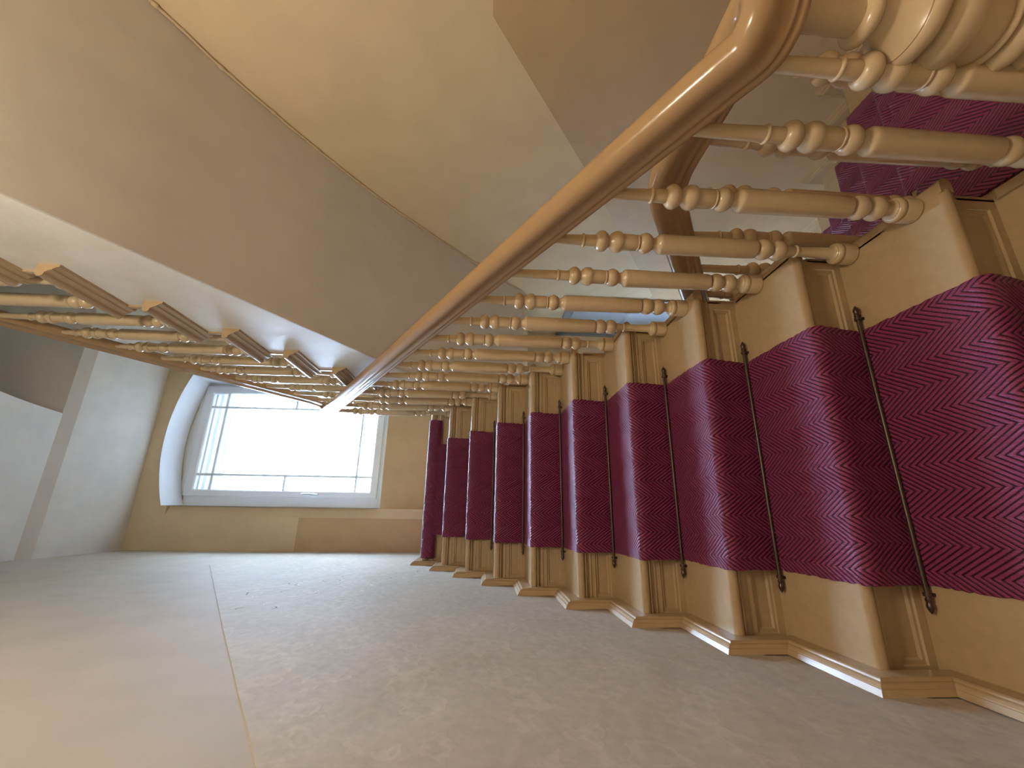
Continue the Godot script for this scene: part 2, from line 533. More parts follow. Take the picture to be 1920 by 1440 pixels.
func carpet_sheet(st: SurfaceTool, line: PackedVector3Array, xa: float, xb: float, th: float, seed_n: int) -> void:
	# refine and give the two long edges a slightly uneven, tufted line
	var fine := PackedVector3Array()
	for i in line.size() - 1:
		var n := maxi(1, int((line[i + 1].z - line[i].z) / 0.012))
		for k in n: fine.append(line[i].lerp(line[i + 1], float(k) / n))
	fine.append(line[line.size() - 1])
	var rng := RandomNumberGenerator.new()
	rng.seed = seed_n
	var nrm := PackedVector2Array()
	for i in fine.size():
		var a := fine[maxi(i - 1, 0)]
		var b := fine[mini(i + 1, fine.size() - 1)]
		var d := Vector2(b.x - a.x, b.y - a.y).normalized()
		var nn := Vector2(d.y, -d.x) if line[line.size() - 1].x < line[0].x else Vector2(-d.y, d.x)
		nrm.append(nn)
	var ea := PackedFloat32Array()
	var eb := PackedFloat32Array()
	for i in fine.size():
		ea.append(xa + rng.randf_range(-0.0022, 0.0022))
		eb.append(xb + rng.randf_range(-0.0022, 0.0022))
	var cols := 6
	for i in fine.size() - 1:
		var n0 := Vector3(0, nrm[i].y, nrm[i].x)
		var n1 := Vector3(0, nrm[i + 1].y, nrm[i + 1].x)
		for c in cols:
			var t0 := float(c) / cols
			var t1 := float(c + 1) / cols
			var p0 := Vector3(lerpf(ea[i], eb[i], t0), fine[i].y, fine[i].x)
			var p1 := Vector3(lerpf(ea[i], eb[i], t1), fine[i].y, fine[i].x)
			var p2 := Vector3(lerpf(ea[i + 1], eb[i + 1], t1), fine[i + 1].y, fine[i + 1].x)
			var p3 := Vector3(lerpf(ea[i + 1], eb[i + 1], t0), fine[i + 1].y, fine[i + 1].x)
			var u0 := Vector2(p0.x / 0.13, fine[i].z / 0.119)
			var u1 := Vector2(p1.x / 0.13, fine[i].z / 0.119)
			var u2 := Vector2(p2.x / 0.13, fine[i + 1].z / 0.119)
			var u3 := Vector2(p3.x / 0.13, fine[i + 1].z / 0.119)
			tri(st, p0, p1, p2, n0, n0, n1, u0, u1, u2)
			tri(st, p0, p2, p3, n0, n1, n1, u0, u2, u3)
		for e in [[ea, -1.0], [eb, 1.0]]:
			var ed: PackedFloat32Array = e[0]
			var s: float = e[1]
			var p0 := Vector3(ed[i], fine[i].y, fine[i].x)
			var p1 := Vector3(ed[i + 1], fine[i + 1].y, fine[i + 1].x)
			var q0 := p0 - n0 * th + Vector3(s * 0.002, 0, 0)
			var q1 := p1 - n1 * th + Vector3(s * 0.002, 0, 0)
			var nx := Vector3(s, 0, 0)
			tri(st, p0, p1, q1, nx, nx, nx, Vector2(p0.x / 0.13, fine[i].z / 0.119), Vector2(p1.x / 0.13, fine[i + 1].z / 0.119), Vector2(p1.x / 0.13 + 0.09, fine[i + 1].z / 0.119))
			tri(st, p0, q1, q0, nx, nx, nx, Vector2(p0.x / 0.13, fine[i].z / 0.119), Vector2(p1.x / 0.13 + 0.09, fine[i + 1].z / 0.119), Vector2(p0.x / 0.13 + 0.09, fine[i].z / 0.119))

# ------------------------------------------------------------------ turned work
func bead(p: PackedVector2Array, y: float, h: float, r: float, rv: float) -> void:
	# a turned bead between two sharp quirks
	for q in [[0.0, 0.0], [0.03, 0.30], [0.16, 0.62], [0.32, 0.88], [0.5, 1.0], [0.68, 0.93], [0.84, 0.70], [0.97, 0.34], [1.0, 0.0]]:
		p.append(Vector2(rv + (r - rv) * q[1], y + h * q[0]))

func baluster_mesh(T: float, e: float) -> SurfaceTool:
	var p := PackedVector2Array([Vector2(0.0, 0.0), Vector2(0.0295, 0.0), Vector2(0.0295, 0.002), Vector2(0.0325, 0.003), Vector2(0.0325, 0.039), Vector2(0.0318, 0.041), Vector2(0.0285, 0.0412), Vector2(0.0285, 0.0445)])
	for q in [[0.0310, 0.046], [0.0328, 0.0500], [0.0330, 0.0545], [0.0315, 0.0590], [0.0285, 0.0620], [0.0260, 0.0632], [0.0260, 0.0650], [0.0215, 0.0680], [0.0175, 0.0735]]: p.append(Vector2(q[0], q[1]))
	var b := 0.088 + e   # underside of the lower pair of beads
	if e > 0.01:
		p.append(Vector2(0.0150, b - 0.042))
		bead(p, b - 0.0405, 0.009, 0.0195, 0.0152)
		p.append(Vector2(0.0158, b - 0.031))
	p.append(Vector2(0.0172, b - 0.002))
	bead(p, b, 0.043, 0.0318, 0.0180)
	p.append(Vector2(0.0180, b + 0.0455))
	bead(p, b + 0.046, 0.044, 0.0318, 0.0180)
	p.append(Vector2(0.0195, b + 0.092))
	var c := b + 0.100   # foot of the long column
	for q in [[0.0240, -0.0065], [0.0272, -0.003], [0.0282, 0.001], [0.0292, 0.10], [0.0301, 0.22], [0.0306, 0.294], [0.0303, 0.299], [0.0285, 0.3035], [0.0250, 0.3065], [0.0215, 0.311], [0.0185, 0.3165], [0.0175, 0.322]]: p.append(Vector2(q[0], c + q[1]))
	var d := c + 0.326
	bead(p, d - 0.001, 0.040, 0.0312, 0.0175)
	bead(p, d + 0.0395, 0.0075, 0.0248, 0.0205)
	for q in [[0.0228, 0.0475], [0.0242, 0.055], [0.0247, 0.072], [0.0246, 0.0955], [0.0246, 0.0960], [0.0296, 0.0962], [0.0312, 0.101], [0.0318, 0.107], [0.0312, 0.1135], [0.0285, 0.120], [0.0235, 0.1265], [0.0185, 0.131], [0.0170, 0.135]]: p.append(Vector2(q[0], d + q[1]))
	bead(p, d + 0.1355, 0.038, 0.0315, 0.0170)
	p.append(Vector2(0.0178, d + 0.1755))
	p.append(Vector2(0.0165, d + 0.207))
	bead(p, d + 0.2075, 0.009, 0.0205, 0.0162)
	p.append(Vector2(0.0135, maxf(T, d + 0.24)))
	var st := mb()
	lathe(st, p, Vector3.ZERO, Vector3.UP, 32)
	return st

var baluster_cache := {}
func baluster(o: Node3D, x: float, z: float, y: float, top: float, force := -1.0) -> void:
	var T := top - y + 0.012
	var e := 0.134 if T > 0.925 else 0.0
	if force >= 0.0: e = force
	var key := "%d_%d" % [int(round(T * 250)), int(e * 1000)]
	if not baluster_cache.has(key):
		var st := baluster_mesh(T, e)
		st.index()
		baluster_cache[key] = st.commit()
	var m := MeshInstance3D.new()
	m.name = "baluster"
	m.mesh = baluster_cache[key]
	m.material_override = M.baluster
	m.position = Vector3(x, y, z)
	o.add_child(m, true)

func rail_profile() -> PackedVector2Array:
	var h := [Vector2(0.020, 0.0), Vector2(0.0235, 0.002), Vector2(0.0265, 0.007), Vector2(0.0265, 0.014), Vector2(0.0240, 0.017), Vector2(0.0240, 0.021), Vector2(0.0270, 0.024), Vector2(0.0270, 0.029), Vector2(0.0235, 0.033), Vector2(0.0225, 0.042), Vector2(0.0245, 0.051), Vector2(0.0300, 0.059), Vector2(0.0340, 0.068), Vector2(0.0345, 0.076), Vector2(0.0325, 0.086), Vector2(0.0275, 0.094), Vector2(0.0200, 0.100), Vector2(0.0100, 0.1035), Vector2(0.0, 0.1045)]
	var p := PackedVector2Array()
	for q in h: p.append(q)
	for i in range(h.size() - 2, -1, -1): p.append(Vector2(-h[i].x, h[i].y))
	return p

func newel(o: Node3D, x: float, z: float, y: float, top: float) -> void:
	var t := top + 0.01
	var p := PackedVector2Array([Vector2(0, y), Vector2(0.085, y), Vector2(0.085, y + 0.16), Vector2(0.078, y + 0.165)])
	bead(p, y + 0.166, 0.045, 0.084, 0.066)
	for q in [[0.060, 0.22], [0.054, 0.25]]: p.append(Vector2(q[0], y + q[1]))
	bead(p, y + 0.255, 0.065, 0.072, 0.050)
	for q in [[0.058, y + 0.326], [0.0665, t - 0.452], [0.0665, t - 0.447], [0.060, t - 0.440], [0.050, t - 0.433]]: p.append(Vector2(q[0], q[1]))
	bead(p, t - 0.432, 0.050, 0.0725, 0.047)
	bead(p, t - 0.380, 0.013, 0.0630, 0.055)
	for q in [[0.056, t - 0.366], [0.0605, t - 0.350], [0.0615, t - 0.309], [0.0615, t - 0.3085]]: p.append(Vector2(q[0], q[1]))
	for q in [[0.0690, t - 0.308], [0.0730, t - 0.298], [0.0740, t - 0.285], [0.0720, t - 0.272], [0.0650, t - 0.261], [0.0540, t - 0.254], [0.046, t - 0.250], [0.045, t - 0.246]]: p.append(Vector2(q[0], q[1]))
	for q in [[0.0600, t - 0.2445], [0.0700, t - 0.239], [0.0750, t - 0.230], [0.0750, t - 0.220], [0.0710, t - 0.212], [0.0670, t - 0.2095], [0.0670, t - 0.207], [0.0560, t - 0.200], [0.0440, t - 0.187], [0.0345, t - 0.171], [0.0300, t - 0.156]]: p.append(Vector2(q[0], q[1]))
	bead(p, t - 0.1555, 0.030, 0.0450, 0.0290)
	for q in [[0.029, t - 0.123], [0.027, t]]: p.append(Vector2(q[0], q[1]))
	var st := mb()
	lathe(st, p, Vector3(x, 0, z), Vector3.UP, 64)
	put(st, "newel_post", M.baluster, o)

# ------------------------------------------------------------------ stair rods
func make_rod(x0: float, x1: float) -> Node3D:
	var o := Node3D.new()
	var st := mb()
	lathe(st, PackedVector2Array([Vector2(0, 0), Vector2(0.0058, 0.0), Vector2(0.0058, x1 - x0), Vector2(0, x1 - x0)]), Vector3(x0, 0, 0), Vector3.RIGHT, 14)
	put(st, "bar", M.bronze, o)
	for s in [[x0, Vector3.LEFT], [x1, Vector3.RIGHT]]:
		var f := mb()
		lathe(f, PackedVector2Array([Vector2(0, -0.008), Vector2(0.0078, -0.008), Vector2(0.0082, -0.003), Vector2(0.0064, 0.0), Vector2(0.0066, 0.003), Vector2(0.0084, 0.008), Vector2(0.0080, 0.014), Vector2(0.0050, 0.021), Vector2(0.0015, 0.027), Vector2(0, 0.028)]), Vector3(s[0], 0, 0), s[1], 14)
		put(f, "finial", M.bronze, o)
		var b := mb()
		var xb: float = s[0] - s[1].x * 0.017
		lathe(b, PackedVector2Array([Vector2(0.006, -0.004), Vector2(0.0098, -0.004), Vector2(0.0098, 0.004), Vector2(0.006, 0.004)]), Vector3(xb, 0, 0), Vector3.RIGHT, 14)
		box(b, Vector3(xb - 0.004, -0.0125, -0.0095), Vector3(xb + 0.004, -0.0088, 0.0095))
		put(b, "bracket", M.bronze, o)
	return o

# ------------------------------------------------------------------ windows and doors
const WX0 := 0.548
const WX1 := 1.911
const SPRING := 4.48
const APEX := 4.612

func arch_points(dy: float, x0: float, x1: float, spring: float, apex: float, n := 16) -> PackedVector2Array:
	var out := PackedVector2Array()
	var half := (x1 - x0) / 2.0
	var rise := apex - spring
	var rad := (half * half + rise * rise) / (2.0 * rise)
	for i in n + 1:
		var x := lerpf(x0, x1, float(i) / n)
		var d := x - (x0 + half)
		out.append(Vector2(x, apex - rad + sqrt(rad * rad - d * d) + dy))
	return out

func make_window(called: String, dy: float, label: String) -> void:
	var o := base(called, Vector3(0, dy, 0))
	tag(o, label, "window", "", "structure")
	var zf := -4.39
	# fixed outer frame in the opening
	var fr := mb()
	for b in [[WX0, 2.40, 0.6556, 4.555], [1.8751, 2.40, WX1, 4.555], [0.60, 4.5018, 1.90, 4.555], [0.60, 2.40, 1.90, 2.4764]]:
		box(fr, Vector3(b[0], b[1], zf - 0.06), Vector3(b[2], b[3], zf - 0.002))
	put(fr, "window_frame", M.white, o)
	# flat board that fills the arch above the frame
	var ty := mb()
	var ap := arch_points(0, WX0 - 0.01, WX1 + 0.01, SPRING, APEX + 0.01)
	var poly := PackedVector2Array([Vector2(WX1 + 0.01, 4.44), Vector2(WX0 - 0.01, 4.44)])
	poly.append_array(ap)
	extrude(ty, poly, Vector3(0, 0, zf - 0.05), Vector3.RIGHT, Vector3.UP, Vector3.BACK, 0.0, 0.03)
	put(ty, "arch_board", M.white, o)
	# opening sash with chamfered rails
	var sx0 := 0.6556
	var sx1 := 1.8751
	var sy0 := 2.4764
	var sy1 := 4.5018
	var gx0 := 0.7259
	var gx1 := 1.7875
	var gy0 := 2.56
	var gy1 := 4.4132
	var sash := mb()
	var prof := [[0.0, 0.0], [0.0, 0.028], [0.004, 0.032]]
	var rects := [[sx0, sy0, sx1, sy1, zf - 0.01], [sx0, sy0, sx1, sy1, zf + 0.022], [sx0 + 0.004, sy0 + 0.004, sx1 - 0.004, sy1 - 0.004, zf + 0.026], [gx0 - 0.012, gy0 - 0.012, gx1 + 0.012, gy1 + 0.012, zf + 0.026], [gx0 - 0.004, gy0 - 0.004, gx1 + 0.004, gy1 + 0.004, zf + 0.018], [gx0, gy0, gx1, gy1, zf + 0.010], [gx0, gy0, gx1, gy1, zf - 0.03]]
	for i in rects.size() - 1:
		var a := rect3(rects[i])
		var b := rect3(rects[i + 1])
		var cen := Vector3((sx0 + sx1) / 2.0, (sy0 + sy1) / 2.0, zf)
		for k in 4:
			var mid: Vector3 = (a[k] + a[(k + 1) % 4]) / 2.0
			var face := Vector3(0, 0, 1) if i in [1, 2, 3, 4] else ((mid - cen) if i == 0 else (cen - mid))
			quad(sash, a[k], a[(k + 1) % 4], b[(k + 1) % 4], b[k], face)
	put(sash, "sash", M.white, o)
	var bars := [[0.8828, gy0, 0.8828, gy1], [1.6296, gy0, 1.6296, gy1], [gx0, 4.2501, gx1, 4.2501], [gx0, 2.7199, gx1, 2.7199], [gx0, 3.483, 0.8828, 3.483], [1.6296, 3.483, gx1, 3.483]]
	for b in bars:
		var g := mb()
		var w := 0.0135
		var vertical: bool = absf(b[0] - b[2]) < 0.001
		var pr := PackedVector2Array([Vector2(-w, -0.02), Vector2(w, -0.02), Vector2(w, 0.008), Vector2(w * 0.5, 0.016), Vector2(-w * 0.5, 0.016), Vector2(-w, 0.008)])
		if vertical: extrude(g, pr, Vector3(b[0], 0, zf), Vector3.RIGHT, Vector3.BACK, Vector3.UP, b[1], b[3], true, 0.95)
		else: extrude(g, pr, Vector3(0, b[1], zf), Vector3.UP, Vector3.BACK, Vector3.RIGHT, b[0], b[2], true, 0.95)
		put(g, "glazing_bar", M.white, o)
	var xs := [gx0, 0.8828, 1.6296, gx1]
	var panes := [[0.8828, 2.7199, 1.6296, 4.2501], [0.8828, 4.2501, 1.6296, gy1], [0.8828, gy0, 1.6296, 2.7199]]
	for c in [[gx0, 0.8828], [1.6296, gx1]]:
		panes.append([c[0], gy0, c[1], 2.7199])
		panes.append([c[0], 2.7199, c[1], 3.483])
		panes.append([c[0], 3.483, c[1], 4.2501])
		panes.append([c[0], 4.2501, c[1], gy1])
	for p in panes:
		var g := mb()
		box(g, Vector3(p[0], p[1], zf - 0.006), Vector3(p[2], p[3], zf - 0.002))
		put(g, "pane", M.glass, o)
	# lever handle on the sash stile
	var hd := mb()
	box(hd, Vector3(0.679, 3.12, zf + 0.026), Vector3(0.700, 3.18, zf + 0.032))
	sweep(hd, circle(0.008, 10), smooth_path(PackedVector3Array([Vector3(0.689, 3.10, zf + 0.03), Vector3(0.689, 3.10, zf + 0.06), Vector3(0.689, 3.13, zf + 0.066), Vector3(0.691, 3.26, zf + 0.06)]), 0.006, 3), Vector3.RIGHT)
	put(hd, "handle", M.chrome, o)
	# sill board and the stepped outer frame of the box window
	var sl := mb()
	extrude(sl, PackedVector2Array([Vector2(zf, 2.41), Vector2(zf + 0.03, 2.41), Vector2(zf + 0.036, 2.417), Vector2(zf + 0.036, 2.442), Vector2(zf + 0.03, 2.45), Vector2(zf, 2.45)]), Vector3.ZERO, Vector3.BACK, Vector3.UP, Vector3.RIGHT, WX0, WX1)
	put(sl, "sill", M.white, o)
	var of := mb()
	for s in [[0.0, 4.335, -0.16, -0.20], [0.0, 4.375, -0.11, -0.16], [0.0, 4.41, -0.06, -0.11], [0.0, 4.295, -0.20, -0.26]]:
		box(of, Vector3(0.60, s[1], zf + s[3]), Vector3(1.89, 4.55, zf + s[2]))
	box(of, Vector3(0.62, 2.40, zf - 0.26), Vector3(0.68, 4.55, zf - 0.06))
	box(of, Vector3(1.82, 2.40, zf - 0.26), Vector3(1.88, 4.55, zf - 0.06))
	box(of, Vector3(0.60, 2.38, zf - 0.30), Vector3(1.89, 2.42, zf - 0.06))
	put(of, "outer_frame", M.white, o)

func rect3(r: Array) -> Array:
	return [Vector3(r[0], r[1], r[4]), Vector3(r[2], r[1], r[4]), Vector3(r[2], r[3], r[4]), Vector3(r[0], r[3], r[4])]

func circle(r: float, n: int) -> PackedVector2Array:
	var p := PackedVector2Array()
	for i in n: p.append(Vector2(cos(TAU * i / n), sin(TAU * i / n)) * r)
	return p

# ------------------------------------------------------------------ soffits
func soffit(st: SurfaceTool, wall_line: PackedVector2Array, well_line: PackedVector2Array, xw: float, xs: float, th := 0.10) -> void:
	# ruled underside between two lines of (z, y); lines have the same number of points
	for i in wall_line.size() - 1:
		var a0 := Vector3(xw, wall_line[i].y, wall_line[i].x)
		var a1 := Vector3(xw, wall_line[i + 1].y, wall_line[i + 1].x)
		var b0 := Vector3(xs, well_line[i].y, well_line[i].x)
		var b1 := Vector3(xs, well_line[i + 1].y, well_line[i + 1].x)
		var n := PackedVector3Array()
		for j in [i, i + 1]:
			var p := wall_line[mini(j + 1, wall_line.size() - 1)] - wall_line[maxi(j - 1, 0)]
			var d := p.normalized()
			var v := Vector3(0, -absf(d.x), d.y * signf(d.x))
			n.append(v.normalized())
		tri(st, a0, a1, b1, n[0], n[1], n[1])
		tri(st, a0, b1, b0, n[0], n[1], n[0])
		var up := Vector3(0, th, 0)
		quad(st, a0 + up, a1 + up, b1 + up, b0 + up, Vector3.UP)
		quad(st, b0, b1, b1 + up, b0 + up, Vector3(signf(xs - xw), 0, 0))
	for e in [0, wall_line.size() - 1]:
		var a0 := Vector3(xw, wall_line[e].y, wall_line[e].x)
		var b0 := Vector3(xs, well_line[e].y, well_line[e].x)
		var up := Vector3(0, th, 0)
		quad(st, a0, b0, b0 + up, a0 + up, Vector3(0, 0, 1 if e == 0 else -1))

func spline(keys: PackedVector2Array, n: int) -> PackedVector2Array:
	# Catmull-Rom through (z, y) keys, evenly spread
	var out := PackedVector2Array()
	for s in n + 1:
		var t := float(s) / n * (keys.size() - 1)
		var i := mini(int(t), keys.size() - 2)
		var f := t - i
		out.append(keys[i].cubic_interpolate(keys[i + 1], keys[maxi(i - 1, 0)], keys[mini(i + 2, keys.size() - 1)], f))
	return out

# ------------------------------------------------------------------ the scene
func _ready() -> void:
	# camera: the photograph was taken with the camera turned on its side (world up points to the left of the picture)
	var cam := Camera3D.new()
	cam.name = "camera"
	add_child(cam)
	cam.keep_aspect = Camera3D.KEEP_HEIGHT
	cam.fov = 84.7426
	cam.near = 0.02
	cam.transform = Transform3D(Basis(Vector3(0.01315868, -0.99765084, 0.06722838), Vector3(0.95530057, 0.03240203, 0.29385527), Vector3(-0.29534329, 0.06035656, 0.95348279)), Vector3(0.51368, 1.31635, 0.47694))
	cam.current = true
	# sky: bright overcast, seen through the landing windows
	var we := WorldEnvironment.new()
	we.name = "environment"
	var env := Environment.new()
	var sm := ProceduralSkyMaterial.new()
	sm.sky_top_color = Color(0.75, 0.87, 1.0)
	sm.sky_horizon_color = Color(0.50, 0.58, 0.68)
	sm.sky_curve = 0.55
	sm.ground_curve = 0.2
	sm.ground_bottom_color = Color(0.13, 0.155, 0.18)
	sm.ground_horizon_color = Color(0.20, 0.235, 0.275)
	var sky := Sky.new()
	sky.sky_material = sm
	env.background_mode = Environment.BG_SKY
	env.sky = sky
	env.background_energy_multiplier = SKY
	env.ambient_light_source = Environment.AMBIENT_SOURCE_SKY
	env.tonemap_mode = Environment.TONE_MAPPER_LINEAR
	env.tonemap_exposure = 1.0
	env.sdfgi_enabled = true
	env.ssao_enabled = true
	env.ssil_enabled = true
	we.environment = env
	add_child(we)

	make_materials()
	ceiling_lamp(LAMP_AT, "white glass globe lamp on the landing ceiling behind the camera", LAMP)
	build_shell()
	make_window("window_1", 0.0, "white casement window with margin panes in the arched niche above the half landing")
	make_window("window_2", -3.79, "white casement window of the half landing one floor below")
	build_door()
	build_flights()
	build_carpets()
	build_rods()
	build_balustrades()
	build_cable()

func ceiling_lamp(at: Vector3, label: String, energy: float) -> void:
	var o := base("ceiling_lamp", at)
	tag(o, label, "lamp")
	var b := mb()
	lathe(b, PackedVector2Array([Vector2(0, 0.0), Vector2(0.06, 0.0), Vector2(0.06, -0.02), Vector2(0.02, -0.03), Vector2(0.012, -0.16), Vector2(0.035, -0.17), Vector2(0.035, -0.20), Vector2(0, -0.20)]), Vector3.ZERO, Vector3.UP, 20)
	put(b, "fitting", M.white, o)
	var g := mb()
	var pr := PackedVector2Array()
	for i in 17: pr.append(Vector2(0.10 * sin(PI * i / 16.0), -0.29 - 0.10 * cos(PI * i / 16.0)))
	lathe(g, pr, Vector3.ZERO, Vector3.UP, 28)
	put(g, "glass_globe", M.lamp, o)
	var l := OmniLight3D.new()
	l.name = "lamp_light"
	l.position = Vector3(0, -0.29, 0)
	l.light_color = Color(1.0, 0.95, 0.865)
	l.light_energy = energy
	l.light_size = 0.10
	l.shadow_enabled = true
	l.omni_range = 12.0
	l.omni_attenuation = 2.0
	o.add_child(l)

func build_shell() -> void:
	var top := 7.3
	var bot := -2.1
	# left wall: plaster, and below the dado line a thick coat of scuffed oil paint
	var wl := base("wall_left")
	tag(wl, "cream plaster wall along the ascending stair", "wall", "", "structure")
	var st := mb()
	box(st, Vector3(XL - 0.25, bot, ZF - 0.62), Vector3(XL, top, ZN + 0.25))
	put(st, "plaster", M.left, wl)
	var dl := PackedVector2Array([Vector2(ZN, FLOOR_Y), Vector2(ZN, 1.345), Vector2(0.16, 1.345), Vector2(-0.34, 1.651), Vector2(-1.094, 2.123), Vector2(-2.916, 3.250), Vector2(-3.03, 3.20), Vector2(-3.12, 3.15), Vector2(ZF, 3.14), Vector2(ZF, 1.77), Vector2(-3.0, 1.77), Vector2(0.0, 0.0), Vector2(0.3, FLOOR_Y)])
	var dp := mb()
	extrude(dp, dl, Vector3(XL, 0, 0), Vector3(0, 0, 1), Vector3.UP, Vector3.RIGHT, -0.01, 0.003, true, 0.99)
	put(dp, "dado_paint", M.scuffed, wl)
	# right wall with the opening of the lower door
	var wr := base("wall_right")
	tag(wr, "cream and tan painted wall beside the descending stair", "wall", "", "structure")
	st = mb()
	box(st, Vector3(XR, 0.51, ZF - 0.62), Vector3(XR + 0.25, top, ZN + 0.25))
	box(st, Vector3(XR, bot, -3.167), Vector3(XR + 0.25, 0.51, ZN + 0.25))
	box(st, Vector3(XR, bot, ZF - 0.62), Vector3(XR + 0.25, 0.51, -4.05))
	put(st, "plaster", M.cream, wr)
	dp = mb()
	extrude(dp, PackedVector2Array([Vector2(ZN, bot), Vector2(ZN, 1.34), Vector2(-0.79, 1.34), Vector2(-1.60, 0.738), Vector2(-2.924, -0.161), Vector2(-3.061, -0.255), Vector2(-3.13, -0.266), Vector2(-3.165, -0.266), Vector2(-3.165, bot)]), Vector3(XR, 0, 0), Vector3(0, 0, 1), Vector3.UP, Vector3.LEFT, -0.01, 0.003, true, 0.99)
	put(dp, "dado_paint", M.dado, wr)
	# wall behind the camera
	st = mb()
	box(st, Vector3(XL - 0.25, bot, ZN), Vector3(XR + 0.25, top, ZN + 0.25))
	tag(put(st, "wall_near", M.cream), "plain cream wall behind the camera", "wall", "", "structure")
	# far wall with two arched niches, one per half landing
	var wf := base("wall_far")
	tag(wf, "cream wall with the arched window niche on the half landing", "wall", "", "structure")
	st = mb()
	var zb := ZF - 0.62
	for dy in [0.0, -3.79]:
		var y0: float = (1.0 if dy == 0.0 else bot)
		var y1: float = (top if dy == 0.0 else 1.0)
		# the piece with the niche cut out of it, chamfered at its left edge
		var ar := arch_points(dy, WX0, WX1, SPRING, APEX)
		# left pier
		extrude(st, PackedVector2Array([Vector2(XL, zb), Vector2(WX0, zb), Vector2(WX0, ZF - 0.045), Vector2(0.452, ZF), Vector2(XL, ZF)]), Vector3(0, 0, 0), Vector3.RIGHT, Vector3.BACK, Vector3.UP, y0, SPRING + dy - 0.06, true, 0.99)
		extrude(st, PackedVector2Array([Vector2(XL, zb), Vector2(WX0, zb), Vector2(WX0, ZF), Vector2(XL, ZF)]), Vector3(0, 0, 0), Vector3.RIGHT, Vector3.BACK, Vector3.UP, SPRING + dy - 0.06, y1, true, 0.99)
		box(st, Vector3(WX1, y0, zb), Vector3(XR, y1, ZF))
		var over := PackedVector2Array([Vector2(WX1, y1), Vector2(WX0, y1)])
		over.append_array(ar)
		extrude(st, over, Vector3(0, 0, zb), Vector3.RIGHT, Vector3.UP, Vector3.BACK, 0.0, ZF - zb, true, 0.9)
		# apron under the window, a little set back
		box(st, Vector3(WX0, y0, zb), Vector3(WX1, 2.40 + dy, ZF - 0.17))
	put(st, "plaster", M.cream, wf)
	st = mb()
	for dy in [0.0, -3.79]:
		var inner := arch_points(dy, WX0 + 0.004, WX1 - 0.004, SPRING, APEX - 0.004, 24)
		inner.insert(0, Vector2(WX0 + 0.004, 2.41 + dy))
		inner.append(Vector2(WX1 - 0.004, 2.41 + dy))
		for i in inner.size() - 1:
			var pa := inner[i]
			var pb := inner[i + 1]
			quad(st, Vector3(pa.x, pa.y, ZF - 0.001), Vector3(pb.x, pb.y, ZF - 0.001), Vector3(pb.x, pb.y, -4.389), Vector3(pa.x, pa.y, -4.389), Vector3(1.23 - (pa.x + pb.x) / 2.0, 3.4 + dy - (pa.y + pb.y) / 2.0, 0))
	put(st, "niche_lining", M.white, wf)
	dp = mb()
	box(dp, Vector3(XL, 1.75, ZF - 0.01), Vector3(0.452, 3.14, ZF + 0.003))
	box(dp, Vector3(WX0, 1.75, ZF - 0.2), Vector3(WX1, 2.395, ZF - 0.167))
	box(dp, Vector3(WX1 + 0.001, 1.75, ZF - 0.01), Vector3(XR, 3.14, ZF + 0.003))
	box(dp, Vector3(XL, -1.95, ZF - 0.01), Vector3(0.452, -0.266, ZF + 0.003))
	box(dp, Vector3(WX0, -1.95, ZF - 0.2), Vector3(WX1, -1.40, ZF - 0.167))
	box(dp, Vector3(WX1 + 0.001, -1.95, ZF - 0.01), Vector3(XR, -0.266, ZF + 0.003))
	put(dp, "dado_paint", M.dado, wf)
	# unseen houses added to block low sky light, roofs kept below the window view
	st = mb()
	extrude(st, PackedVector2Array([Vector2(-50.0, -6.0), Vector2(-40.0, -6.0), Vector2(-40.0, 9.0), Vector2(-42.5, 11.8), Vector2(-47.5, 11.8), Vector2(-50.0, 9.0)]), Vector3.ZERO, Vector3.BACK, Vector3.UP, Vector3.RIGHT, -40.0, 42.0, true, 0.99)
	tag(put(st, "wall_sky_blocker", M.stone), "unseen row of grey houses added across the street to block low sky light", "wall", "", "structure")
	# floors: the landing the camera stands on, the half landing, the lower half landing
	st = mb()
	box(st, Vector3(XL, -0.50, -0.026), Vector3(XR, FLOOR_Y, ZN))
	box(st, Vector3(WELL_C, -0.50, -0.66), Vector3(XR, FLOOR_Y, -0.026))
	tag(put(st, "floor", M.stair), "painted landing floor at the foot of the stair", "floor", "", "structure")
	st = mb()
	box(st, Vector3(XL, 1.69, ZF - 0.20), Vector3(XR, 1.769, -3.05))
	box(st, Vector3(XL, 0.94, ZF - 0.20), Vector3(XR, 1.69, -3.22))
	extrude(st, PackedVector2Array([Vector2(-3.22, 0.94), Vector2(-3.13, 0.98), Vector2(-3.13, 1.69), Vector2(-3.22, 1.69)]), Vector3.ZERO, Vector3.BACK, Vector3.UP, Vector3.RIGHT, XL, XR, true, 0.99)
	tag(put(st, "floor", M.cream), "half landing in front of the window", "floor", "", "structure")
	st = mb()
	box(st, Vector3(XL, bot - 0.2, ZF - 0.3), Vector3(XR, bot + 0.15, ZN))
	tag(put(st, "floor", M.stair), "lower floor of the stairwell", "floor", "", "structure")
	# ceilings: over the camera's landing, under the next half landing, and the top of the stairwell
	st = mb()
	box(st, Vector3(XL, 3.30, 0.0), Vector3(XR, 3.62, ZN))
	box(st, Vector3(WELL_C, 3.30, -0.55), Vector3(XR, 3.62, 0.0))
	tag(put(st, "ceiling", M.soffit), "landing ceiling above the camera", "ceiling", "", "structure")
	st = mb()
	box(st, Vector3(XL, 4.735, ZF - 0.1), Vector3(XR, 5.5, -3.22))
	extrude(st, PackedVector2Array([Vector2(-3.22, 4.735), Vector2(-3.13, 4.775), Vector2(-3.13, 5.5), Vector2(-3.22, 5.5)]), Vector3.ZERO, Vector3.BACK, Vector3.UP, Vector3.RIGHT, XL, XR, true, 0.99)
